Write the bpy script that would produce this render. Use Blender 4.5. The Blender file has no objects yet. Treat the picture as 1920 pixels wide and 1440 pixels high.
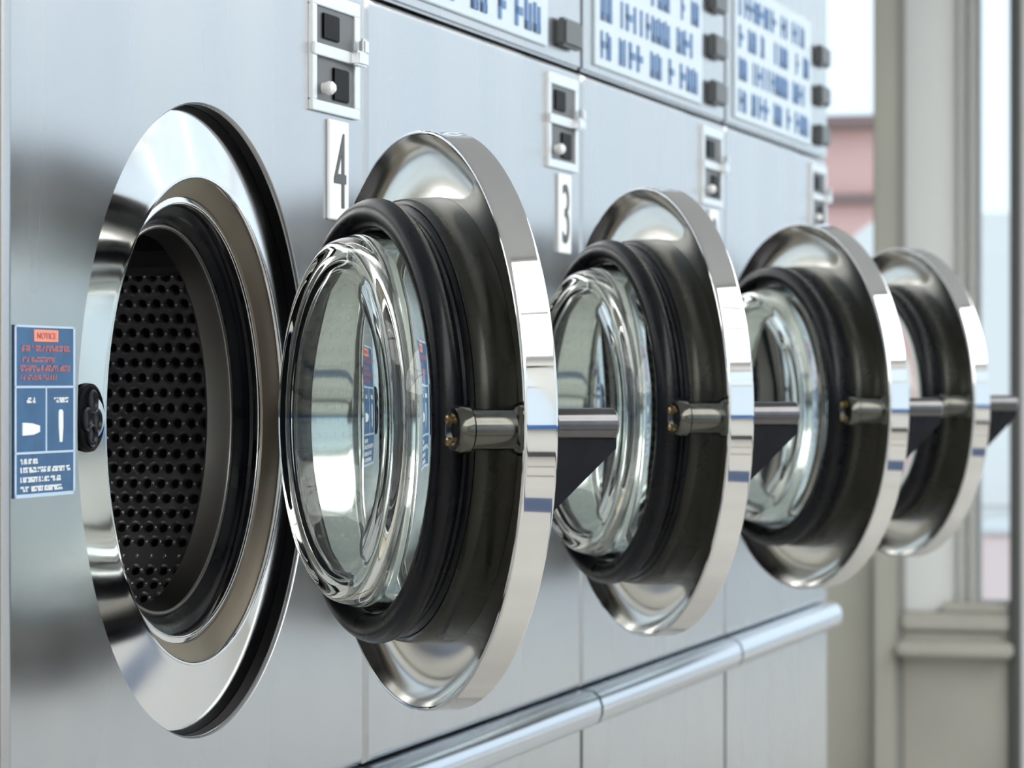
import bpy, bmesh, math, random
from mathutils import Vector, Matrix
random.seed(7)
S = bpy.context.scene
COL = S.collection
PI = math.pi

# ------------------------------------------------------------------ camera
W = 0.75                       # width of one washer
FPX = 6111.0                   # focal length in pixels of the 1920 px frame
TH = math.atan(1740.0 / FPX)   # angle between view axis and the row of fronts
Z0 = W * math.cos(TH) / 0.336
CAMZ = 1.02
FWD = Vector((math.cos(TH), math.sin(TH), 0)); RGT = Vector((math.sin(TH), -math.cos(TH), 0))
CAM = -Z0 * FWD - ((8 - 960) / FPX * Z0) * RGT
CAM.z = CAMZ
cd = bpy.data.cameras.new('camera'); cam = bpy.data.objects.new('camera', cd); COL.objects.link(cam)
cd.sensor_width = 36; cd.lens = FPX / 1920 * 36; cd.shift_y = -4 / 1920
cd.clip_start = 0.05; cd.clip_end = 300
cam.location = CAM
cam.rotation_euler = (PI / 2, 0, TH - PI / 2)
cd.dof.use_dof = True; cd.dof.focus_distance = 2.45; cd.dof.aperture_fstop = 13
S.camera = cam

# ------------------------------------------------------------------ world, exposure, lights
wd = bpy.data.worlds.new('overcast_sky'); S.world = wd; wd.use_nodes = True
bg = wd.node_tree.nodes['Background']; bg.inputs[0].default_value = (0.79, 0.895, 1.0, 1); bg.inputs[1].default_value = 1.05
S.view_settings.view_transform = 'Standard'; S.view_settings.look = 'None'
S.view_settings.gamma = 1; S.view_settings.use_curve_mapping = False
S.view_settings.exposure = 0.45

# ------------------------------------------------------------------ materials
def mat(name, col, rough=0.5, metal=0.0, **kw):
    m = bpy.data.materials.new(name); m.use_nodes = True
    b = m.node_tree.nodes['Principled BSDF']
    b.inputs['Base Color'].default_value = (*col, 1); b.inputs['Roughness'].default_value = rough
    b.inputs['Metallic'].default_value = metal
    for k, v in kw.items(): b.inputs[k.replace('_', ' ')].default_value = v
    return m
def nodes(m): return m.node_tree.nodes, m.node_tree.links, m.node_tree.nodes['Principled BSDF']
def grain(m, scale, amount, bump=0.0, rough_var=0.0, detail=3):
    """fine noise: tone variation, relief and gloss variation in object space"""
    n, l, b = nodes(m)
    tc = n.new('ShaderNodeTexCoord'); mp = n.new('ShaderNodeMapping'); mp.inputs['Scale'].default_value = scale
    nz = n.new('ShaderNodeTexNoise'); nz.inputs['Scale'].default_value = 1; nz.inputs['Detail'].default_value = detail
    l.new(tc.outputs['Object'], mp.inputs[0]); l.new(mp.outputs[0], nz.inputs['Vector'])
    c = b.inputs['Base Color'].default_value[:3]
    if amount:
        r = n.new('ShaderNodeMapRange'); r.inputs[3].default_value = 1 - amount; r.inputs[4].default_value = 1 + amount
        r.inputs[1].default_value = 0.25; r.inputs[2].default_value = 0.75
        mx = n.new('ShaderNodeVectorMath'); mx.operation = 'SCALE'; mx.inputs[0].default_value = c
        l.new(nz.outputs[0], r.inputs[0]); l.new(r.outputs[0], mx.inputs['Scale']); l.new(mx.outputs[0], b.inputs['Base Color'])
    if rough_var:
        r2 = n.new('ShaderNodeMapRange'); ro = b.inputs['Roughness'].default_value
        r2.inputs[3].default_value = max(0.01, ro - rough_var); r2.inputs[4].default_value = ro + rough_var
        r2.inputs[1].default_value = 0.3; r2.inputs[2].default_value = 0.7
        l.new(nz.outputs[0], r2.inputs[0]); l.new(r2.outputs[0], b.inputs['Roughness'])
    if bump:
        bp = n.new('ShaderNodeBump'); bp.inputs['Strength'].default_value = 1; bp.inputs['Distance'].default_value = bump
        l.new(nz.outputs[0], bp.inputs['Height']); l.new(bp.outputs[0], b.inputs['Normal'])
    return m
M = {}
M['front'] = grain(mat('brushed_front_steel', (0.52, 0.535, 0.555), 0.26, 1.0), (7, 7, 0.5), 0.05, 0.0006, 0.05, 1)
M['ring'] = grain(mat('polished_recess_steel', (0.72, 0.73, 0.74), 0.10, 1.0), (8, 8, 8), 0.03, 0.0, 0.04)
M['sleeve'] = grain(mat('spun_sleeve_steel', (0.50, 0.44, 0.36), 0.45, 1.0), (14, 14, 3), 0.06, 0.0, 0.05)  # brown of the reflections in the sleeve put into the steel colour
M['chrome'] = grain(mat('chromed_rim', (0.74, 0.75, 0.76), 0.045, 1.0), (9, 9, 9), 0.02, 0.0, 0.02)
M['rubber'] = grain(mat('black_rubber', (0.0045, 0.005, 0.0075), 0.30, 0.0, Specular_IOR_Level=0.24), (30, 30, 30), 0.25, 0.0, 0.08)
M['trim'] = mat('black_trim', (0.003, 0.003, 0.004), 0.45, 0.0, Specular_IOR_Level=0.06)
M['dish'] = grain(mat('spun_dish_steel', (0.86, 0.85, 0.80), 0.14, 1.0), (9, 9, 9), 0.04, 0.0, 0.04)
M['stud'] = mat('glint_stud_steel', (0.75, 0.75, 0.78), 0.12, 1.0)  # for studs added to the drum to catch bright specks
M['collar'] = grain(mat('dark_collar', (0.030, 0.030, 0.025), 0.25, 0.6), (20, 20, 20), 0.15, 0.0, 0.05)
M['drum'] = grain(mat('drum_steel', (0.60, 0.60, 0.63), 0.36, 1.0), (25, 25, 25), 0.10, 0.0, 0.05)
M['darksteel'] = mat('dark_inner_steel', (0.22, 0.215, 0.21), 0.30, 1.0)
M['tub'] = mat('tub_black', (0.006, 0.006, 0.007), 0.6)
M['handle'] = grain(mat('black_handle_metal', (0.13, 0.13, 0.137), 0.13, 1.0), (40, 40, 40), 0.2, 0.0, 0.08)
M['latch'] = grain(mat('dark_latch_steel', (0.12, 0.12, 0.108), 0.17, 1.0), (40, 40, 40), 0.2, 0.0, 0.08)
M['brass'] = mat('brass_screw', (0.55, 0.40, 0.2), 0.3, 1.0)
M['plate'] = mat('white_number_plate', (0.86, 0.88, 0.89), 0.35)
M['ink'] = mat('dark_grey_ink', (0.06, 0.07, 0.075), 0.5)
M['cframe'] = mat('coin_frame_steel', (0.82, 0.84, 0.86), 0.34, 1.0)
M['slot'] = mat('coin_slot_grey', (0.10, 0.105, 0.11), 0.4, 0.3)
M['rail'] = grain(mat('anodised_rail', (0.62, 0.66, 0.72), 0.20, 1.0), (1, 30, 30), 0.05, 0.0, 0.04)
M['sblue'] = grain(mat('sticker_blue', (0.030, 0.105, 0.24), 0.35), (60, 60, 60), 0.18)
M['sline'] = mat('sticker_pale_line', (0.50, 0.64, 0.80), 0.4)
M['sred'] = mat('sticker_red_text', (0.46, 0.17, 0.20), 0.4)
M['sorange'] = mat('sticker_orange', (0.85, 0.30, 0.20), 0.4)
M['swhite'] = mat('sticker_white', (0.85, 0.90, 0.93), 0.4)
M['ctrl'] = mat('control_panel_pale', (0.62, 0.70, 0.76), 0.3, 0.3)
M['cblue'] = mat('control_lettering_blue', (0.05, 0.16, 0.38), 0.35)
M['cab'] = mat('cabinet_grey', (0.30, 0.31, 0.32), 0.45, 0.6)
# clear glass with the faint green of thick pressed glass
M['glass'] = mat('door_glass', (0.93, 0.98, 0.955), 0.0, 0.0, IOR=1.5)
M['glass'].node_tree.nodes['Principled BSDF'].inputs['Transmission Weight'].default_value = 1.0
def pane_mat():
    m = bpy.data.materials.new('window_pane'); m.use_nodes = True; n, l = m.node_tree.nodes, m.node_tree.links
    n.remove(n['Principled BSDF']); o = n['Material Output']
    t = n.new('ShaderNodeBsdfTransparent'); t.inputs[0].default_value = (0.95, 0.97, 0.97, 1)
    g = n.new('ShaderNodeBsdfGlossy'); g.inputs['Roughness'].default_value = 0.0
    f = n.new('ShaderNodeFresnel'); f.inputs[0].default_value = 1.3; x = n.new('ShaderNodeMixShader')
    l.new(f.outputs[0], x.inputs[0]); l.new(t.outputs[0], x.inputs[1]); l.new(g.outputs[0], x.inputs[2]); l.new(x.outputs[0], o.inputs[0])
    return m
M['pane'] = pane_mat()
M['wall'] = grain(mat('painted_wall', (0.74, 0.74, 0.72), 0.6), (3, 3, 3), 0.03)
M['ceil'] = mat('ceiling_white', (0.85, 0.86, 0.87), 0.7)
M['floor'] = grain(mat('floor_beige', (0.40, 0.385, 0.355), 0.30), (4, 4, 4), 0.06)
M['grout'] = mat('floor_joint', (0.12, 0.11, 0.10), 0.6)
M['navy'] = mat('navy_band', (0.02, 0.04, 0.10), 0.4)
M['blue'] = mat('blue_rail', (0.03, 0.14, 0.42), 0.4)
M['skirt'] = mat('dark_skirting', (0.05, 0.05, 0.055), 0.5)
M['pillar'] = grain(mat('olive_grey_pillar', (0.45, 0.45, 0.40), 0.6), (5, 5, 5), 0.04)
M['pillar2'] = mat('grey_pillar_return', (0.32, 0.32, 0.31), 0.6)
M['pale'] = mat('pale_grey_panel', (0.84, 0.87, 0.88), 0.5)
M['frame'] = mat('grey_frame', (0.56, 0.57, 0.55), 0.5)
M['mull'] = mat('dark_mullion', (0.075, 0.08, 0.078), 0.45)
M['sill'] = grain(mat('stone_sill', (0.46, 0.45, 0.41), 0.6), (4, 4, 4), 0.08)
M['pave'] = grain(mat('pavement', (0.55, 0.54, 0.52), 0.8), (0.6, 0.6, 0.6), 0.08)
M['pink'] = grain(mat('salmon_render', (0.90, 0.56, 0.51), 0.7), (0.5, 0.5, 0.5), 0.08)
M['palepink'] = mat('pale_pink_wall', (0.92, 0.74, 0.72), 0.7)
M['awn'] = mat('brown_band', (0.30, 0.20, 0.19), 0.7)
M['van'] = mat('white_van_paint', (0.95, 0.95, 0.94), 0.35)
M['tyre'] = mat('tyre_black', (0.02, 0.02, 0.02), 0.7)
M['vglass'] = mat('vehicle_window', (0.04, 0.05, 0.06), 0.1)
M['lampbody'] = mat('lamp_housing_white', (0.85, 0.85, 0.85), 0.4)
M['lamp'] = mat('lamp_diffuser', (1, 1, 1), 0.5)
bl = M['lamp'].node_tree.nodes['Principled BSDF']; bl.inputs['Emission Color'].default_value = (1, 0.985, 0.95, 1); bl.inputs['Emission Strength'].default_value = 3.0

# ------------------------------------------------------------------ mesh helpers
def mesh(name, V, Fc, smooth=None):
    me = bpy.data.meshes.new(name); me.from_pydata([tuple(v) for v in V], [], Fc); me.validate(); me.update()
    bm = bmesh.new(); bm.from_mesh(me); bmesh.ops.recalc_face_normals(bm, faces=bm.faces); bm.to_mesh(me); bm.free()
    if smooth is not None:
        for p in me.polygons: p.use_smooth = True
        me.set_sharp_from_angle(angle=math.radians(smooth))
    return me
def obj(name, me, m, parent=None, loc=None):
    if m is not None and not me.materials: me.materials.append(M[m] if isinstance(m, str) else m)
    o = bpy.data.objects.new(name, me); COL.objects.link(o)
    if parent: o.parent = parent
    if loc: o.location = loc
    return o
def tag(o, label=None, cat=None, group=None, kind=None):
    for k, v in (('label', label), ('category', cat), ('group', group), ('kind', kind)):
        if v: o[k] = v
    return o
def empty(name, loc=(0, 0, 0)):
    o = bpy.data.objects.new(name, None); COL.objects.link(o); o.location = loc; o.empty_display_size = 0.1; return o
def boxes(name, L, bevel=0.0):
    """several axis-aligned boxes (x0,x1,y0,y1,z0,z1) as one mesh, edges bevelled"""
    bm = bmesh.new()
    for (x0, x1, y0, y1, z0, z1) in L:
        r = bmesh.ops.create_cube(bm, size=1)
        for v in r['verts']:
            v.co = Vector((x0 + (v.co.x + .5) * (x1 - x0), y0 + (v.co.y + .5) * (y1 - y0), z0 + (v.co.z + .5) * (z1 - z0)))
    if bevel: bmesh.ops.bevel(bm, geom=bm.edges[:], offset=bevel, segments=2, affect='EDGES', clamp_overlap=True)
    me = bpy.data.meshes.new(name); bm.to_mesh(me); bm.free()
    return me
def lathe(name, prof, cx=0, cz=0, segs=128, closed=False, smooth=35):
    """revolve (radius, y) profile about the y axis through (cx, cz)"""
    V, Fc = [], []; n = len(prof)
    rings = []
    for (r, a) in prof:
        if r < 1e-6:
            rings.append([len(V)]); V.append((cx, a, cz))
        else:
            b = len(V); rings.append(list(range(b, b + segs)))
            for i in range(segs):
                t = 2 * PI * i / segs; V.append((cx + r * math.cos(t), a, cz + r * math.sin(t)))
    for k in range(n if closed else n - 1):
        A, B = rings[k], rings[(k + 1) % n]
        for i in range(segs):
            j = (i + 1) % segs
            if len(A) == 1 and len(B) == 1: continue
            if len(A) == 1: Fc.append((A[0], B[j], B[i]))
            elif len(B) == 1: Fc.append((A[i], A[j], B[0]))
            else: Fc.append((A[i], A[j], B[j], B[i]))
    return mesh(name, V, Fc, smooth)
def arc(cr, ca, rad, a0, a1, n):
    return [(cr + rad * math.cos(math.radians(a0 + (a1 - a0) * i / n)), ca + rad * math.sin(math.radians(a0 + (a1 - a0) * i / n))) for i in range(n + 1)]
def tube(name, p0, p1, r, segs=24, bev=0.0, smooth=35):
    """capped cylinder between two points with softened ends"""
    p0, p1 = Vector(p0), Vector(p1); ax = (p1 - p0); L = ax.length; q = ax.to_track_quat('Z', 'Y').to_matrix()
    prof = [(0, 0), (r - bev, 0), (r, bev), (r, L - bev), (r - bev, L), (0, L)] if bev else [(0, 0), (r, 0), (r, L), (0, L)]
    V, Fc, rings = [], [], []
    for (rr, h) in prof:
        if rr == 0: rings.append([len(V)]); V.append(p0 + q @ Vector((0, 0, h)))
        else:
            b = len(V); rings.append(list(range(b, b + segs)))
            for i in range(segs): t = 2 * PI * i / segs; V.append(p0 + q @ Vector((rr * math.cos(t), rr * math.sin(t), h)))
    for A, B in zip(rings, rings[1:]):
        for i in range(segs):
            j = (i + 1) % segs
            if len(A) == 1: Fc.append((A[0], B[i], B[j]))
            elif len(B) == 1: Fc.append((A[i], A[j], B[0]))
            else: Fc.append((A[i], A[j], B[j], B[i]))
    return mesh(name, V, Fc, smooth)
def text_mesh(s, w, h, depth=0.0006):
    """digit as a mesh in the x-z plane, centred, facing -y, stretched to w x h"""
    cu = bpy.data.curves.new('glyph', 'FONT'); cu.body = s; cu.extrude = 0.0
    o = bpy.data.objects.new('glyph', cu); COL.objects.link(o)
    dg = bpy.context.evaluated_depsgraph_get(); me = bpy.data.meshes.new_from_object(o.evaluated_get(dg))
    bpy.data.objects.remove(o); bpy.data.curves.remove(cu)
    xs = [v.co.x for v in me.vertices]; ys = [v.co.y for v in me.vertices]
    x0, x1, y0, y1 = min(xs), max(xs), min(ys), max(ys)
    for v in me.vertices:
        v.co = Vector(((v.co.x - (x0 + x1) / 2) * w / (x1 - x0), 0, (v.co.y - (y0 + y1) / 2) * h / (y1 - y0)))
    bm = bmesh.new(); bm.from_mesh(me)
    r = bmesh.ops.extrude_face_region(bm, geom=bm.faces[:])
    for e in r['geom']:
        if isinstance(e, bmesh.types.BMVert): e.co.y -= depth
    bmesh.ops.recalc_face_normals(bm, faces=bm.faces); bm.to_mesh(me); bm.free(); me.materials.clear()
    return me

# ------------------------------------------------------------------ room shell
XE = 6.0; YO = -4.2; XB = -5.0; YB = 0.86; HC = 2.85
def y_at(u, x):
    k = (u - 960) / FPX
    Z = (x - CAM.x) / (FWD.x + k * RGT.x)
    return CAM.y + Z * FWD.y + k * Z * RGT.y
def z_at(v, u, x):
    k = (u - 960) / FPX
    Z = (x - CAM.x) / (FWD.x + k * RGT.x)
    return CAMZ + (716 - v) / FPX * Z
def struct(name, me, m, parent=None):
    o = obj(name, me, m, parent)
    if parent is None: o['kind'] = 'structure'
    return o
struct('floor', boxes('floor', [(XB, XE, YO, YB, -0.12, 0.0)]), 'floor')
struct('ceiling', boxes('ceiling', [(XB, XE, YO, YB, HC, HC + 0.12)]), 'ceil')
struct('wall_back', boxes('wall_back', [(XB, XE, YB, YB + 0.12, 0.0, HC)]), 'wall')
struct('wall_near', boxes('wall_near', [(XB - 0.12, XB, YO, YB, 0.0, HC)]), 'wall')
# joint strips let into the floor and a navy walkway band (seen mirrored in the chrome rims)
for i, y in enumerate((-3.3, -2.75)): struct('trim_%d' % (20 + i), boxes('trim', [(XB, XE, y, y + 0.05, 0.0, 0.004)]), 'grout')
struct('trim_2', boxes('trim_2', [(XB, XE, -1.95, -1.65, 0.0, 0.004)]), 'navy')
# opposite glazed wall: low wall, blue rail, posts, transom, panes
wo = struct('wall_right', boxes('wall_right', [(XB, XE, YO - 0.12, YO, 0.0, 0.82), (XB, XE, YO - 0.12, YO, 2.62, HC)]), 'wall')
struct('baseboard_right', boxes('baseboard_right', [(XB, XE, YO, YO + 0.03, 0.0, 0.14)]), 'skirt')
struct('trim_3', boxes('trim_3', [(XB, XE, YO, YO + 0.10, 0.80, 0.90)], 0.01), 'blue')
xs = [XB + i * (XE - XB) / 7 for i in range(8)]
for i in range(7):
    x0, x1 = xs[i], xs[i + 1]
    w = struct('window_%d' % (i + 1), boxes('window', [(x0, x0 + 0.06, YO - 0.1, YO - 0.02, 0.82, 2.62), (x1 - 0.06, x1, YO - 0.1, YO - 0.02, 0.82, 2.62),
              (x0, x1, YO - 0.1, YO - 0.02, 0.82, 0.89), (x0, x1, YO - 0.1, YO - 0.02, 2.56, 2.62), (x0, x1, YO - 0.09, YO - 0.03, 1.98, 2.03)], 0.004), 'frame')
    struct('pane', boxes('pane', [(x0 + 0.06, x1 - 0.06, YO - 0.065, YO - 0.059, 0.89, 1.98)]), 'pane', w)
    struct('pane', boxes('pane', [(x0 + 0.06, x1 - 0.06, YO - 0.065, YO - 0.059, 2.03, 2.56)]), 'pane', w)

# end wall: shopfront seen blurred at the right of the row
def yb(u0, u1, x0, x1, z0, z1):          # box on the end wall between two sight lines
    return (x0, x1, y_at(u1, x0), y_at(u0, x0), z0, z1)
zs = z_at(1148, 1760, XE)
ysill = y_at(1637, XE)
struct('wall_end', boxes('wall_end', [(XE, XE + 0.15, ysill, YB, 0.0, z_at(1045, 1600, XE))], 0.004), 'pillar')
struct('trim_13', boxes('trim_13', [(XE, XE + 0.15, YO, y_at(1990, XE), 0.0, 0.30)], 0.004), 'pale')
struct('trim_14', boxes('trim_14', [(XE, XE + 0.15, YO, YB, 2.7, HC)], 0.004), 'wall')
struct('trim_4', boxes('trim_4', [yb(1690, 1895, XE - 0.02, XE + 0.14, 0.0, z_at(1180, 1760, XE)), yb(1680, 1895, XE - 0.10, XE + 0.14, z_at(1225, 1760, XE), z_at(1200, 1760, XE)),
       yb(1690, 1895, XE - 0.04, XE + 0.14, z_at(1180, 1760, XE), zs), yb(1765, 1895, XE - 0.03, XE + 0.10, zs, z_at(1128, 1830, XE))], 0.006), 'sill')
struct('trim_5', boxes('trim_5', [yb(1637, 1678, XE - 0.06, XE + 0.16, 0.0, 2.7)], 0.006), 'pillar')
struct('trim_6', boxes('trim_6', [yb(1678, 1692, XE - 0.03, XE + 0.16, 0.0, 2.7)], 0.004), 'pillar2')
struct('trim_7', boxes('trim_7', [yb(1692, 1794, XE + 0.02, XE + 0.08, zs, 2.7)], 0.004), 'pale')
struct('trim_8', boxes('trim_8', [yb(1794, 1808, XE, XE + 0.10, zs, 2.7)], 0.004), 'frame')
struct('trim_15', boxes('trim_15', [yb(1816, 1829, XE, XE + 0.10, zs, 2.7)], 0.004), 'frame')
struct('trim_9', boxes('trim_9', [yb(1808, 1816, XE + 0.02, XE + 0.08, zs, 2.7)]), 'pale')
struct('trim_10', boxes('trim_10', [yb(1893, 1911, XE - 0.05, XE + 0.10, 0.0, 2.7)], 0.004), 'mull')
struct('trim_11', boxes('trim_11', [(XE, XE + 0.1, y_at(1990, XE), y_at(1911, XE), 0.0, 2.7)], 0.004), 'pale')
wn = 8
def end_window(y0, y1, z0, z1, par_m='frame', fw=0.03):
    global wn
    w = struct('window_%d' % wn, boxes('window', [(XE + 0.03, XE + 0.09, y0, y0 + fw, z0, z1), (XE + 0.03, XE + 0.09, y1 - fw, y1, z0, z1),
        (XE + 0.03, XE + 0.09, y0, y1, z0, z0 + fw), (XE + 0.03, XE + 0.09, y0, y1, z1 - fw, z1)], 0.003), par_m)
    struct('pane', boxes('pane', [(XE + 0.057, XE + 0.063, y0 + fw, y1 - fw, z0 + fw, z1 - fw)]), 'pane', w)
    wn += 1
end_window(ysill, YB, z_at(1045, 1600, XE), 2.7, fw=0.004)
end_window(y_at(1893, XE), y_at(1829, XE), zs, 2.7, fw=0.004)
ya = y_at(1990, XE)
for i in range(4):
    d = (ya - YO) / 4; end_window(YO + i * d, YO + (i + 1) * d, 0.30, 2.7, 'pale', 0.05)

# ------------------------------------------------------------------ outdoors
tag(obj('pavement', boxes('pavement', [(-30, 60, -40, 40, -0.3, -0.13)]), 'pave'), kind='structure')
XP = 17.0
b = empty('shop_building', (XP, y_at(1580, XP), -0.13))
tag(b, 'salmon pink building outside the window past the last washer', 'building')
def rel(L, o): return [(x0 - o.location.x, x1 - o.location.x, y0 - o.location.y, y1 - o.location.y, z0 - o.location.z, z1 - o.location.z) for (x0, x1, y0, y1, z0, z1) in L]
zt = z_at(232, 1590, XP); zm = z_at(374, 1590, XP)
obj('wall', boxes('wall', rel([(XP, XP + 3, y_at(1670, XP), y_at(1500, XP) + 3, -0.13, zt)], b), 0.02), 'pink', b)
obj('roof_edge', boxes('roof_edge', rel([(XP - 0.15, XP + 3.1, y_at(1670, XP) - 0.08, y_at(1500, XP) + 3.1, zt - 0.04, zt + 0.04)], b), 0.02), 'awn', b)
obj('dark_band', boxes('dark_band', rel([(XP - 0.1, XP, y_at(1670, XP), y_at(1500, XP) + 3, zm - 0.03, zm + 0.03)], b), 0.01), 'awn', b)
lw = empty('garden_wall', (12.4, y_at(1880, 12.4), -0.13))
tag(lw, 'low pale pink wall outside, seen low beside the dark mullion', 'wall')
obj('wall', boxes('wall', [(0, 0.25, -1.6, y_at(1838, 12.4) - y_at(1880, 12.4), 0, z_at(1000, 1860, 12.4) + 0.13)], 0.02), 'palepink', lw)
obj('coping', boxes('coping', [(-0.03, 0.28, -1.6, y_at(1838, 12.4) - y_at(1880, 12.4) + 0.02, z_at(1000, 1860, 12.4) + 0.13, z_at(1000, 1860, 12.4) + 0.18)], 0.01), 'pale', lw)
XV = 13.0
vy1 = y_at(1566, XV); vy0 = vy1 - 1.9
van = empty('parked_van', (XV, (vy0 + vy1) / 2, -0.13))
tag(van, 'white parked box van in front of the pink building outside', 'van')
# van body: rounded profile extruded along x, seen from its rear
hw = (vy1 - vy0) / 2; zt2 = z_at(402, 1590, XV) + 0.13
pr = []
for a in range(0, 181, 15):
    t = math.radians(a); r = 0.32
    pr.append(((hw - r if a <= 90 else -(hw - r)) + r * math.cos(t), zt2 - r + r * math.sin(t)))
pr = [(hw, 0.35)] + pr + [(-hw, 0.35)]
V = [(0, y, z) for y, z in pr] + [(3.2, y, z) for y, z in pr]; n = len(pr)
obj('body', mesh('body', V, [tuple(range(n)), tuple(range(n, 2 * n))] + [(i, (i + 1) % n, n + (i + 1) % n, n + i) for i in range(n)], 40), 'van', van)
obj('bumper', boxes('bumper', [(-0.08, 0.0, -hw * 0.95, hw * 0.95, 0.36, 0.52)], 0.02), 'frame', van)
for sy in (-1, 1): obj('rear_door', boxes('rear_door', [(-0.02, 0.0, 0.01 if sy > 0 else -hw * 0.86, hw * 0.86 if sy > 0 else -0.01, 0.58, zt2 - 0.16)], 0.008), 'van', van)
for sx in (0.6, 2.5):
    for sy in (-1, 1):
        obj('wheel', tube('wheel', (sx, sy * (hw - 0.2), 0.33), (sx, sy * (hw - 0.02), 0.33), 0.33, 28, 0.03), 'tyre', van)

# ------------------------------------------------------------------ ceiling lights
for i, (ya_, yb_) in enumerate(((-2.28, -1.38), (-3.92, -2.34))):
    for j in range(4):
        x0 = XB + 0.05 + j * 2.74; yc = (ya_ + yb_) / 2; hy = (yb_ - ya_) / 2
        t = empty('ceiling_light', (x0 + 1.36, yc, HC))
        tag(t, 'large white ceiling light panel, %s in the %s row, mirrored in the door rims' % (('first', 'second', 'third', 'last')[j], ('near', 'far')[i]), 'light', 'ceiling light panels')
        obj('housing', boxes('housing', [(-1.36, 1.36, -hy, hy, -0.05, 0.0)], 0.006), 'lampbody', t)
        obj('diffuser', boxes('diffuser', [(-1.345, 1.345, -hy + 0.015, hy - 0.015, -0.06, -0.05)], 0.003), 'lamp', t)

# ------------------------------------------------------------------ washer
CX = 0.483 * W; CZ = CAMZ - 0.0292; RR = 0.2408; DEP = 0.0125
ZT = CAMZ + 0.340; ZBT = 0.683; ZTOP = 1.66
def panel_mesh():
    """front sheet with a round hole and rolled edges"""
    n = 160; x0, x1, z0, z1 = 0.0035, W - 0.0035, ZBT, ZT
    def rect(inset):
        out = []; a0, a1, b0, b1 = x0 + inset, x1 - inset, z0 + inset, z1 - inset
        for t in angs:
            dx, dz = math.cos(t), math.sin(t)
            sx = (a1 - CX) / dx if dx > 1e-9 else ((a0 - CX) / dx if dx < -1e-9 else 1e9)
            sz = (b1 - CZ) / dz if dz > 1e-9 else ((b0 - CZ) / dz if dz < -1e-9 else 1e9)
            s = min(sx, sz); out.append((CX + s * dx, CZ + s * dz))
        return out
    angs = sorted([2 * PI * i / n for i in range(n)] + [math.atan2(zc - CZ, xc - CX) % (2 * PI) for xc in (x0, x1) for zc in (z0, z1)])
    n = len(angs)
    circ = lambda r: [(CX + r * math.cos(t), CZ + r * math.sin(t)) for t in angs]
    loops = [(circ(RR), 0.004), (circ(RR + 0.0003), 0.0015), (circ(RR + 0.0018), 0.0), (circ(RR + 0.0035), 0.0),
             (rect(0.0075), 0.0), (rect(0.0055), 0.0), (rect(0.0028), 0.0008), (rect(0.0008), 0.0028), (rect(0), 0.0055), (rect(0), 0.045)]
    V, Fc = [], []
    for L, y in loops: V += [(x, y, z) for x, z in L]
    for k in range(len(loops) - 1):
        for i in range(n):
            j = (i + 1) % n; Fc.append((k * n + i, k * n + j, (k + 1) * n + j, (k + 1) * n + i))
    return mesh('front_panel', V, Fc, 40)
def drum_mesh():
    """perforated cylinder: every cell has a flared eight-sided hole; two axial lifters' seats left plain"""
    R, y0, y1 = 0.285, 0.060, 0.47
    nr = 138; nc = 32; V, Fc = [], []
    P = lambda u, v, off=0.0: (CX + (R + off) * math.cos(u), v, CZ + (R + off) * math.sin(u))
    du = 2 * PI / nr; dv = (y1 - y0) / nc
    skip = set()
    # plain strips: below and above the run of holes that the opening shows
    for c0 in (math.asin(-0.115 / R), math.radians(180 + 20), math.radians(180 - 28)):
        k = int(round((c0 % (2 * PI)) / du - 0.5)) % nr; skip.add(k); 
    for a in range(nr):
        sh = 0.5 if a % 2 else 0.0
        for c in range(nc):
            u0, u1 = a * du, (a + 1) * du; v0, v1 = y0 + (c + sh) * dv, y0 + (c + 1 + sh) * dv
            if v1 > y1: v1 = y1
            if c == 0 and sh: # fill the half cell
                b = len(V); V += [P(u0, y0), P(u1, y0), P(u1, v0), P(u0, v0)]; Fc.append((b, b + 1, b + 2, b + 3))
            b = len(V)
            cor = [P(u0, v0), P((u0 + u1) / 2, v0), P(u1, v0), P(u1, (v0 + v1) / 2), P(u1, v1), P((u0 + u1) / 2, v1), P(u0, v1), P(u0, (v0 + v1) / 2)]
            V += cor
            if a in skip or v1 - v0 < dv * 0.9:
                Fc.append(tuple(range(b, b + 8))); continue
            uc, vc = (u0 + u1) / 2, (v0 + v1) / 2
            for rr, off in ((0.44, 0.0), (0.37, 0.0012), (0.30, 0.0042)):
                for q in range(8):
                    t = -PI * 0.75 + q * PI / 4
                    V.append(P(uc + rr * du * math.cos(t + 0) , vc + rr * dv * math.sin(t), off))
            # corner order starts at (u0,v0) = angle -135 deg and steps +45 deg
            for k in range(3):
                A, B = b + k * 8, b + (k + 1) * 8
                for q in range(8):
                    j = (q + 1) % 8; Fc.append((A + q, A + j, B + j, B + q))
    me = bpy.data.meshes.new('drum'); me.from_pydata(V, [], Fc); me.update()
    bm = bmesh.new(); bm.from_mesh(me); bmesh.ops.remove_doubles(bm, verts=bm.verts, dist=2e-5)
    bmesh.ops.recalc_face_normals(bm, faces=bm.faces); bm.to_mesh(me); bm.free()
    for p in me.polygons: p.use_smooth = True
    me.set_sharp_from_angle(angle=math.radians(50))
    return me
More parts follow.
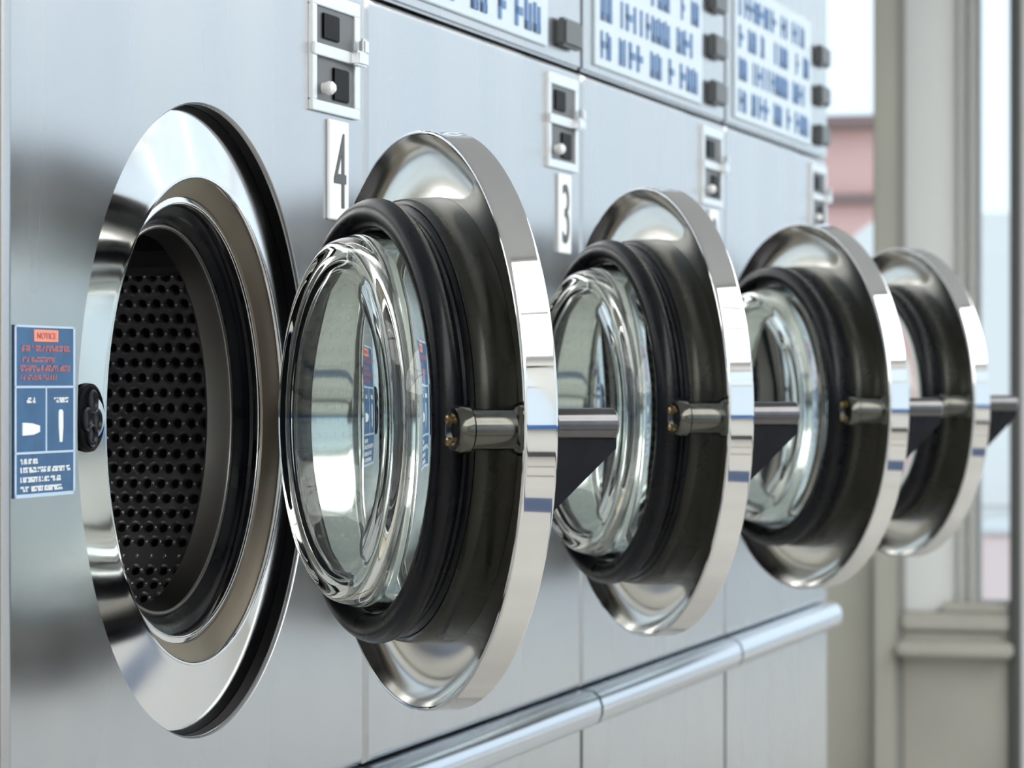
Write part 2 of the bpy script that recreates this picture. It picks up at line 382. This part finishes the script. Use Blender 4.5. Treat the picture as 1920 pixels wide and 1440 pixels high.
def stud_mesh():
    """small polished bosses added between the drum holes to give bright specks"""
    R, y0, y1 = 0.2849, 0.060, 0.47; nr = 138; nc = 32; V, Fc = [], []
    du = 2 * PI / nr; dv = (y1 - y0) / nc; rs = 0.0021
    for a in range(nr):
        if math.cos((a + 0.5) * du) < -0.2: continue
        sh = 0.5 if a % 2 else 0.0
        for c in range(1, 24):
            u = (a + 0.5) * du; v = y0 + (c + sh) * dv; b = len(V)
            for rr, h in ((rs, 0.0), (rs * 0.72, 0.0011)):
                for q in range(6):
                    t = q * PI / 3; V.append((CX + (R - h) * math.cos(u + rr * math.cos(t) / R), v + rr * math.sin(t), CZ + (R - h) * math.sin(u + rr * math.cos(t) / R)))
            V.append((CX + (R - 0.0016) * math.cos(u), v, CZ + (R - 0.0016) * math.sin(u)))
            for q in range(6):
                j = (q + 1) % 6; Fc.append((b + q, b + j, b + 6 + j, b + 6 + q)); Fc.append((b + 6 + q, b + 6 + j, b + 12))
    me = mesh('drum_glint_bosses', V, Fc)
    for p in me.polygons: p.use_smooth = True
    return me
def lifter_mesh(ang, wd=0.05, hgt=0.055):
    """tapered paddle along the drum axis, standing inwards"""
    R = 0.2845; V, Fc = [], []
    pr = [(-wd, 0), (-wd * 0.55, -hgt * 0.75), (-wd * 0.2, -hgt), (wd * 0.2, -hgt), (wd * 0.55, -hgt * 0.75), (wd, 0)]
    for y in (0.058, 0.465):
        for s, h in pr:
            r = R + h; u = ang + s / R
            V.append((CX + r * math.cos(u), y, CZ + r * math.sin(u)))
    n = len(pr)
    for i in range(n - 1): Fc.append((i, i + 1, n + i + 1, n + i))
    Fc += [tuple(range(n)), tuple(range(n, 2 * n))]
    return mesh('lifter', V, Fc, 25)
# sticker artwork: flat printed shapes as thin raised ink
SX0, SX1, SZ0, SZ1 = 0.0135, 0.1125, CAMZ - 0.0775, CAMZ + 0.038
def su(u): return SX0 + u * (SX1 - SX0)
def sv(v): return SZ1 - v * (SZ1 - SZ0)
def printed(L, y=0.0):
    """list of (u0,u1,v0,v1) rectangles in sticker space"""
    return boxes('print', [(su(a), su(b), -0.0016 - y, -0.0011, sv(d), sv(c)) for a, b, c, d in L])
def wordline(u0, u1, v0, v1, seed):
    """an unreadably small line of print: strokes of uneven width and height"""
    r = random.Random(seed); L = []; u = u0
    while u < u1 - 0.01:
        if r.random() < 0.14: u += 0.022; continue
        w = r.uniform(0.007, 0.016); k = r.random(); h = v1 - v0
        if k < 0.45: L.append((u, u + w, v0, v1))
        elif k < 0.7: L.append((u, u + w, v0, v0 + h * 0.4)); 
        else: L.append((u, u + w, v1 - h * 0.5, v1))
        L.append((u, u + w + 0.01, *((v0, v0 + h * 0.25) if r.random() < .5 else (v1 - h * 0.3, v1 - h * 0.05))))
        u += w + 0.007
    return L
CZR = lambda v: CAMZ + v
cone = lambda r: 0.0020 + (r - 0.1842) * (DEP - 0.0020) / (RR - 0.1842)   # depth of the ring face at radius r
def build_meshes():
    D = {}
    D['panel'] = panel_mesh()
    D['lower'] = boxes('lower_panel', [(0.0035, W - 0.0035, 0.0, 0.045, 0.06, 0.640)], 0.003)
    D['upper'] = boxes('upper_panel', [(0.0035, W - 0.0035, 0.0, 0.045, ZT + 0.003, ZTOP)], 0.003)
    D['cab'] = boxes('cabinet', [(0.004, 0.012, 0.046, 0.80, 0.0, ZTOP), (W - 0.012, W - 0.004, 0.046, 0.80, 0.0, ZTOP), (0.012, W - 0.012, 0.785, 0.80, 0.0, ZTOP),
        (0.012, W - 0.012, 0.046, 0.785, ZTOP - 0.01, ZTOP), (0.012, W - 0.012, 0.046, 0.785, 0.0, 0.06)])
    # half-round bumper rail
    pr = [(0.0, 0.642), (-0.016, 0.643), (-0.021, 0.647), (-0.024, 0.655), (-0.024, 0.664), (-0.021, 0.673), (-0.015, 0.679), (0.0, 0.681), (0.03, 0.681), (0.03, 0.642)]
    n = len(pr); V = [(0.004, y, z) for y, z in pr] + [(W - 0.005, y, z) for y, z in pr]
    D['rail'] = mesh('bumper_rail', V, [tuple(range(n)), tuple(range(n, 2 * n))] + [(i, (i + 1) % n, n + (i + 1) % n, n + i) for i in range(n)], 40)
    D['trim'] = lathe('recess_trim', [(RR - 0.0002, 0.0035), (RR - 0.0002, DEP), (RR + 0.004, DEP + 0.002), (RR + 0.004, 0.006)], CX, CZ, 160, True)
    D['ring'] = lathe('recess_ring', [(RR - 0.0005, DEP), (RR - 0.002, cone(RR - 0.002)), (RR - 0.005, cone(RR - 0.005)), (0.192, cone(0.192)), (0.188, cone(0.188)), (0.1862, cone(0.1862) - 0.0001), (0.1850, 0.0026), (0.1844, 0.0038), (0.1842, 0.0055), (0.1870, 0.0065), (RR - 0.0005, DEP + 0.006)], CX, CZ, 160, True)
    D['sleeve'] = lathe('opening_sleeve', [(0.1843, 0.0056), (0.1800, 0.0088), (0.1755, 0.0122), (0.1712, 0.0160), (0.1705, 0.0215), (0.185, 0.0215), (0.1865, 0.0067)], CX, CZ, 128, True)
    D['lip'] = lathe('bellows_lip', [(0.1708, 0.0172), (0.1678, 0.0166)] + arc(0.1668, 0.0182, 0.0018, -80, -180, 5) + [(0.1650, 0.0215), (0.1704, 0.0218)], CX, CZ, 128, True)
    D['bellows'] = lathe('bellows', [(0.176, 0.0219), (0.1648, 0.0219), (0.1640, 0.0245), (0.1590, 0.0262), (0.1560, 0.0285), (0.1540, 0.0335), (0.1515, 0.0355), (0.1515, 0.040), (0.176, 0.040)], CX, CZ, 128, True)
    D['dlip'] = lathe('drum_collar', [(0.1512, 0.0355)] + arc(0.1486, 0.0352, 0.0020, -60, -180, 5) + [(0.1462, 0.0385), (0.1440, 0.0500), (0.1432, 0.0535), (0.1455, 0.0560), (0.290, 0.0605), (0.290, 0.0560), (0.152, 0.0525), (0.1515, 0.0440)], CX, CZ, 128, True)
    D['drum'] = drum_mesh(); D['studs'] = stud_mesh()
    D['dback'] = lathe('drum_back', [(0, 0.455), (0.08, 0.450), (0.12, 0.468), (0.285, 0.472), (0.285, 0.476), (0, 0.476)], CX, CZ, 96)
    D['tub'] = lathe('tub', [(0.305, 0.060), (0.305, 0.52), (0, 0.52), (0, 0.53), (0.315, 0.53), (0.315, 0.060)], CX, CZ, 96)
    D['lift'] = [lifter_mesh(a) for a in (math.asin(0.163 / 0.285), math.asin(0.163 / 0.285) + 2 * PI / 3, math.asin(0.163 / 0.285) + 4 * PI / 3)]
    # latch socket on the left of the recess ring
    lx, lz = CX - 0.2098, CZ + 0.004; SD = 0.0062
    D['sock'] = lathe('latch_socket', [(0, SD - 0.002), (0.0195, SD - 0.002), (0.022, SD - 0.0035), (0.024, SD - 0.0025), (0.0245, SD + 0.001), (0, SD + 0.001)], lx, lz, 48)
    D['sockhole'] = [lathe('socket_hole', [(0, SD - 0.0024), (0.0055, SD - 0.0024), (0.007, SD - 0.0042), (0.0085, SD - 0.0036), (0.0088, SD - 0.0019), (0, SD - 0.0019)], lx + ax, lz + az, 24) for ax, az in ((0.002, 0.0115), (-0.0075, -0.001), (0.0095, -0.002), (0.001, -0.0125))]
    # stickers and plates
    D['st'] = boxes('instruction_label', [(SX0, SX1, -0.0012, 0.0, SZ0, SZ1)], 0.0004)
    t = 0.013
    D['st_frame'] = printed([(0.0, 1.0, 0.0, t), (0, 1, 1 - t * 1.6, 1), (0, 0.022, 0, 1), (1 - 0.03, 1, 0, 1), (0, 1, 0.352, 0.352 + t), (0, 1, 0.735, 0.735 + t), (0.50, 0.52, 0.352, 0.735)])
    D['st_tag'] = printed([(0.31, 0.71, 0.024, 0.094)])
    D['st_red'] = printed(wordline(0.09, 0.92, 0.116, 0.152, 1) + wordline(0.12, 0.66, 0.184, 0.214, 2) + wordline(0.09, 0.90, 0.232, 0.268, 3) + wordline(0.09, 0.70, 0.288, 0.318, 4))
    D['st_white'] = printed(wordline(0.19, 0.34, 0.42, 0.452, 5) + wordline(0.64, 0.88, 0.42, 0.452, 6) + wordline(0.09, 0.36, 0.775, 0.806, 7) + wordline(0.09, 0.91, 0.824, 0.856, 8) + wordline(0.09, 0.76, 0.880, 0.912, 9) + wordline(0.09, 0.78, 0.934, 0.966, 10))
    # the two pictograms: a spout-shaped block and a tall bar
    poly = [(0.12, 0.565), (0.12, 0.64), (0.30, 0.636), (0.40, 0.620), (0.40, 0.585), (0.28, 0.570)]
    V = [(su(u), -0.0018, sv(v)) for u, v in poly] + [(su(u), -0.0011, sv(v)) for u, v in poly]; n = len(poly)
    D['st_pic'] = mesh('pictogram', V, [tuple(range(n)), tuple(range(n, 2 * n))] + [(i, (i + 1) % n, n + (i + 1) % n, n + i) for i in range(n)])
    poly = [(0.72, 0.505), (0.74, 0.492), (0.77, 0.492), (0.79, 0.505), (0.79, 0.60), (0.775, 0.685), (0.735, 0.685), (0.72, 0.60)]
    V = [(su(u), -0.0018, sv(v)) for u, v in poly] + [(su(u), -0.0011, sv(v)) for u, v in poly]; n = len(poly)
    D['st_pic2'] = mesh('pictogram', V, [tuple(range(n)), tuple(range(n, 2 * n))] + [(i, (i + 1) % n, n + (i + 1) % n, n + i) for i in range(n)])
    tm = text_mesh('NOTICE', (SX1 - SX0) * 0.31, (SZ1 - SZ0) * 0.036, 0.0004)
    for v in tm.vertices: v.co += Vector((su(0.51), -0.0017, sv(0.059)))
    D['st_notice'] = tm
    nx0, nx1, nz0, nz1 = 0.646, 0.696, CZR(0.1385), CZR(0.2235)
    D['np'] = boxes('number_plate', [(nx0, nx1, -0.003, 0.0, nz0, nz1)], 0.0008)
    D['np_c'] = ((nx0 + nx1) / 2 + 0.001, -0.003, (nz0 + nz1) / 2)
    # coin plate: frame with two windows, cross bar, slots and knob
    px0, px1, pz0, pz1 = 0.600, 0.724, CZR(0.228), CZR(0.329)
    f = 0.011
    D['cp'] = boxes('coin_plate', [(px0, px0 + f, -0.004, 0.0, pz0 + 0.009, pz1 - 0.012), (px1 - f * 1.3, px1, -0.004, 0.0, pz0 + 0.009, pz1 - 0.012), (px0, px1, -0.004, 0.0, pz0, pz0 + 0.009), (px0, px1, -0.004, 0.0, pz1 - 0.012, pz1),
        (px0, px1, -0.006, -0.0005, CZR(0.2745), CZR(0.2845))], 0.0006)
    D['cp_win'] = [boxes('slot_panel', [(px0 + f, px1 - f, -0.002, 0.0, pz0 + 0.006, CZR(0.2755))]), boxes('slot_panel', [(px0 + f, px1 - f, -0.002, 0.0, CZR(0.2835), pz1 - 0.010)])]
    D['cp_knob'] = lathe('coin_knob', [(0, -0.014), (0.003, -0.0135), (0.0055, -0.011), (0.006, -0.008), (0.0045, -0.004), (0.0045, -0.001)], px0 + 0.030, CZR(0.248), 20)
    D['cp_slot'] = boxes('coin_slide', [(px1 - 0.030, px1 - 0.002, -0.013, -0.006, CZR(0.2735), CZR(0.2865)), (px1 - 0.012, px1 + 0.002, -0.012, -0.006, CZR(0.2845), CZR(0.298))], 0.002)
    D['cp_dark'] = [boxes('coin_slot', [(px0 + 0.028, px0 + 0.070, -0.004, -0.0015, CZR(0.290), CZR(0.312))], 0.001), boxes('coin_slot', [(px0 + 0.055, px0 + 0.095, -0.004, -0.0015, CZR(0.240), CZR(0.268))], 0.001)]
    # control strip on the upper panel with blue lettering too blurred to read
    D['ct'] = boxes('control_strip', [(0.05, 0.60, -0.003, 0.0, ZT + 0.014, ZT + 0.20)], 0.001)
    r = random.Random(3); L = []
    for row in range(4):
        x = 0.075
        while x < 0.56:
            w = r.uniform(0.012, 0.030); z0 = ZT + 0.024 + row * 0.043
            k = r.random()
            if k > 0.18:
                L.append((x, x + w * 0.38, -0.0042, -0.0029, z0, z0 + 0.031))
                if k > 0.4: L.append((x, x + w, -0.0042, -0.0029, z0 + (0.0 if k > 0.7 else 0.012), z0 + (0.009 if k > 0.7 else 0.020)))
                if k > 0.6: L.append((x + w * 0.7, x + w, -0.0042, -0.0029, z0, z0 + 0.028))
            x += w + 0.009
    D['ct_ink'] = boxes('control_lettering', L)
    D['ct_knob'] = [boxes('selector_button', [(0.640, 0.715, -0.012, 0.0, ZT + 0.020 + i * 0.06, ZT + 0.050 + i * 0.06)], 0.003) for i in range(3)]
    # ---- door, in its own frame: hinge axis at the origin, closed position, +y points into the drum
    RD = 0.2190; DC = -(RD + 0.0115); D['DC'] = DC
    dish = [(0.1500, -0.0150), (0.168, -0.0150), (0.176, -0.0150), (0.184, -0.0146), (0.191, -0.0136), (0.1975, -0.0120), (0.2035, -0.0095), (0.2085, -0.0064), (0.2125, -0.0031), (0.2150, -0.0004), (0.2160, 0.0005)]
    D['dish'] = lathe('inner_dish', dish + [(0.2163, -0.0005), (0.2120, -0.0055), (0.2030, -0.0115), (0.1900, -0.0156), (0.1500, -0.0168)], DC, 0, 192, True, 32)
    rim = [(0.2162, -0.0002), (0.2164, 0.0008), (0.2172, 0.0012), (0.2181, 0.0009), (0.2188, 0.0), (0.2190, -0.0012), (0.2190, -0.0020), (0.2190, -0.0226), (0.2190, -0.0235), (0.2188, -0.0241), (0.2183, -0.0246), (0.2174, -0.0249), (0.2160, -0.0251),
           (0.205, -0.0262), (0.190, -0.0270), (0.172, -0.0262), (0.160, -0.0235), (0.1530, -0.0205), (0.1505, -0.0190), (0.1500, -0.0172), (0.190, -0.0165), (0.205, -0.0125), (0.2135, -0.0060)]
    D['rim'] = lathe('door', rim, DC, 0, 192, True, 32)
    D['collar'] = lathe('collar', [(0.1500, -0.0148), (0.1690, -0.0148), (0.1684, -0.006), (0.1678, 0.006), (0.1668, 0.0125), (0.1640, 0.0155), (0.1500, 0.0155)], DC, 0, 160, True, 40)
    D['gasket'] = lathe('gasket', [(0.1500, 0.0158), (0.1628, 0.0158), (0.1612, 0.0185), (0.1590, 0.0200), (0.1590, 0.0225), (0.1615, 0.0245)] + arc(0.1560, 0.0345, 0.0112, -52, 180, 20)
                        + [(0.1452, 0.0325), (0.1470, 0.0305), (0.1500, 0.0295)], DC, 0, 160, True, 42)
    D['liner'] = lathe('bright_glass_liner', [(0.1465, -0.0175), (0.1462, 0.0290), (0.1494, 0.0290), (0.1494, -0.0175)], DC, 0, 160, True, 40)  # polished liner added to reflect light and brighten the glass bowl
    D['glass'] = lathe('glass_bowl', [(0, 0.0640), (0.06, 0.0640), (0.102, 0.0640), (0.112, 0.0643), (0.1185, 0.0651), (0.1235, 0.0660), (0.1280, 0.0662), (0.1322, 0.0648), (0.1356, 0.0616), (0.1378, 0.0565), (0.1396, 0.0490), (0.1412, 0.0400), (0.1425, 0.0300), (0.1445, 0.0), (0.1450, -0.0110),
        (0.1430, -0.0130), (0.1390, -0.0125), (0.1380, -0.008), (0.1365, 0.010), (0.1348, 0.030), (0.1330, 0.042), (0.1300, 0.0500), (0.1240, 0.0545), (0.1140, 0.0562), (0.098, 0.0566), (0.06, 0.0566), (0, 0.0566)], DC, 0, 160, False, 60)
    hx, hz = DC - 0.1945, -0.004
    D['pin'] = tube('latch_pin', (hx, -0.0135, hz), (hx, 0.041, hz), 0.0148, 36, 0.002)
    D['pincap'] = lathe('latch_cap', [(0, 0.043), (0.008, 0.043), (0.0115, 0.0455), (0.0150, 0.0450), (0.0168, 0.042), (0.0168, 0.0345), (0.0155, 0.033), (0.0145, 0.034), (0, 0.036)], hx, hz, 36)
    D['pinfoot'] = lathe('latch_foot', [(0.0145, 0.002), (0.0165, 0.0), (0.019, -0.006), (0.019, -0.0145), (0.0145, -0.0145)], hx, hz, 36, True)
    D['screw'] = [lathe('latch_screw', [(0, 0.0475), (0.002, 0.0475), (0.003, 0.0465), (0.003, 0.043), (0, 0.043)], hx + ax, hz + az, 14) for ax, az in ((0.0075, 0.007), (0.0075, -0.0085))]
    D['bar'] = tube('handle', (hx, -0.0285, hz + 0.003), (hx, -0.078, hz + 0.003), 0.0118, 32, 0.0022)
    th = 0.0055; tri = [(-0.0255, hz - 0.004), (-0.077, hz - 0.004), (-0.077, hz - 0.014), (-0.0265, hz - 0.060), (-0.0255, hz - 0.060)]
    V = [(hx - th, y, z) for y, z in tri] + [(hx + th, y, z) for y, z in tri]; n = 5
    D['web'] = mesh('handle_web', V, [tuple(range(n)), tuple(range(n, 2 * n))] + [(i, (i + 1) % n, n + (i + 1) % n, n + i) for i in range(n)])
    D['barrel'] = tube('hinge_barrel', (0, -0.006, -0.018), (0, -0.006, 0.018), 0.007, 24, 0.0015)
    D['arm'] = boxes('hinge_arm', [(-0.030, 0.0, -0.026, -0.004, -0.014, 0.014)], 0.003)
    D['hbr'] = [boxes('hinge_bracket', [(-0.007, 0.008, -0.012, 0.028, z, z + 0.006)], 0.002) for z in (-0.0245, 0.0185)]
    return D
D = build_meshes()
HX, HY = 0.5585, -0.0214
digit = {4: text_mesh('4', 0.031, 0.064, 0.0008), 3: text_mesh('3', 0.027, 0.064, 0.0008), 2: text_mesh('2', 0.027, 0.064, 0.0008), 1: text_mesh('1', 0.016, 0.064, 0.0008)}
PHI = [38.2, 36.0, 39.7, 38.6]
LAB = ['stainless steel front-loading washer numbered 4, its drum opening fully in view at left',
       'stainless steel front-loading washer numbered 3, second from left behind the largest open door',
       'stainless steel front-loading washer, third from left, between the number 3 washer and the last one',
       'stainless steel front-loading washer at the far right end of the row, beside the window']
def sub(name, key, m, parent, label=None):
    me = D[key] if isinstance(key, str) else key
    o = obj(name, me, m, parent)
    if label: o['label'] = label
    return o
for k in range(4):
    w = empty('washing_machine', (k * W, 0, 0))
    tag(w, LAB[k], 'washing machine', 'front-loading washers in a row')
    sub('cabinet', 'cab', 'cab', w); sub('front_panel', 'panel', 'front', w); sub('lower_panel', 'lower', 'front', w); sub('upper_panel', 'upper', 'front', w)
    sub('bumper_rail', 'rail', 'rail', w, 'rounded metal bumper rail')
    rg = sub('recess_ring', 'ring', 'ring', w, 'polished steel ring around the opening')
    sub('recess_trim', 'trim', 'trim', rg)
    so = sub('latch_socket', 'sock', 'trim', w, 'round black latch socket')
    for s in D['sockhole']: sub('socket_hole', s, 'rubber', so)
    sub('opening_sleeve', 'sleeve', 'sleeve', w); sub('bellows_lip', 'lip', 'ring', w); sub('bellows', 'bellows', 'rubber', w, 'black rubber bellows')
    dr = sub('drum', 'drum', 'drum', w, 'perforated steel drum')
    sub('drum_collar', 'dlip', 'darksteel', dr); sub('drum_back', 'dback', 'drum', dr); sub('drum_glint_bosses', 'studs', 'stud', dr)['kind'] = 'stuff'
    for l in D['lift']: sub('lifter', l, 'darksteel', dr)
    sub('tub', 'tub', 'tub', w)
    st = sub('instruction_label', 'st', 'sblue', w, 'blue instruction sticker with an orange heading')
    sub('border_lines', 'st_frame', 'sline', st); sub('heading_box', 'st_tag', 'sorange', st); sub('heading_text', 'st_notice', 'sred', st)
    sub('red_print', 'st_red', 'sred', st)['kind'] = 'stuff'; sub('white_print', 'st_white', 'swhite', st)['kind'] = 'stuff'; sub('pictogram', 'st_pic', 'swhite', st); sub('pictogram', 'st_pic2', 'swhite', st)
    npl = sub('number_plate', 'np', 'plate', w, 'white plate with a dark grey number')
    dg = obj('number', digit[4 - k], 'ink', npl); dg.location = D['np_c']
    cp = sub('coin_plate', 'cp', 'cframe', w, 'bright steel coin plate')
    [sub('slot_panel', q, 'slot', cp) for q in D['cp_win']]; sub('coin_knob', 'cp_knob', 'plate', cp); sub('coin_slide', 'cp_slot', 'cframe', cp); [sub('coin_slot', q, 'trim', cp) for q in D['cp_dark']]
    ct = sub('control_strip', 'ct', 'ctrl', w, 'pale control strip with blue lettering'); sub('control_lettering', 'ct_ink', 'cblue', ct)['kind'] = 'stuff'
    for q in D['ct_knob']: sub('selector_button', q, 'slot', w)
    for q in D['hbr']: sub('hinge_bracket', q, 'latch', w).location = (HX, HY, CZ)
    dm = sub('door', 'rim', 'chrome', w, 'open round door with a chromed rim')
    dm.location = (HX, HY, CZ); dm.rotation_euler = (0, 0, math.radians(PHI[k]))
    sub('inner_dish', 'dish', 'dish', dm); sub('collar', 'collar', 'collar', dm); sub('gasket', 'gasket', 'rubber', dm, 'black rubber gasket'); sub('bright_glass_liner', 'liner', 'ring', dm); sub('glass_bowl', 'glass', 'glass', dm, 'clear glass bowl')
    sub('latch_pin', 'pin', 'latch', dm); sub('latch_cap', 'pincap', 'latch', dm); sub('latch_foot', 'pinfoot', 'latch', dm)
    for s in D['screw']: sub('latch_screw', s, 'brass', dm)
    sub('handle', 'bar', 'handle', dm, 'black round handle bar'); sub('handle_web', 'web', 'rubber', dm)
    sub('hinge_barrel', 'barrel', 'latch', dm); sub('hinge_arm', 'arm', 'latch', dm)
# black panel added in place of the shaded gap left of the row
struct('trim_12', boxes('trim_12', [(-0.30, -0.004, 0.004, 0.8, 0.0, ZTOP)], 0.002), 'trim')
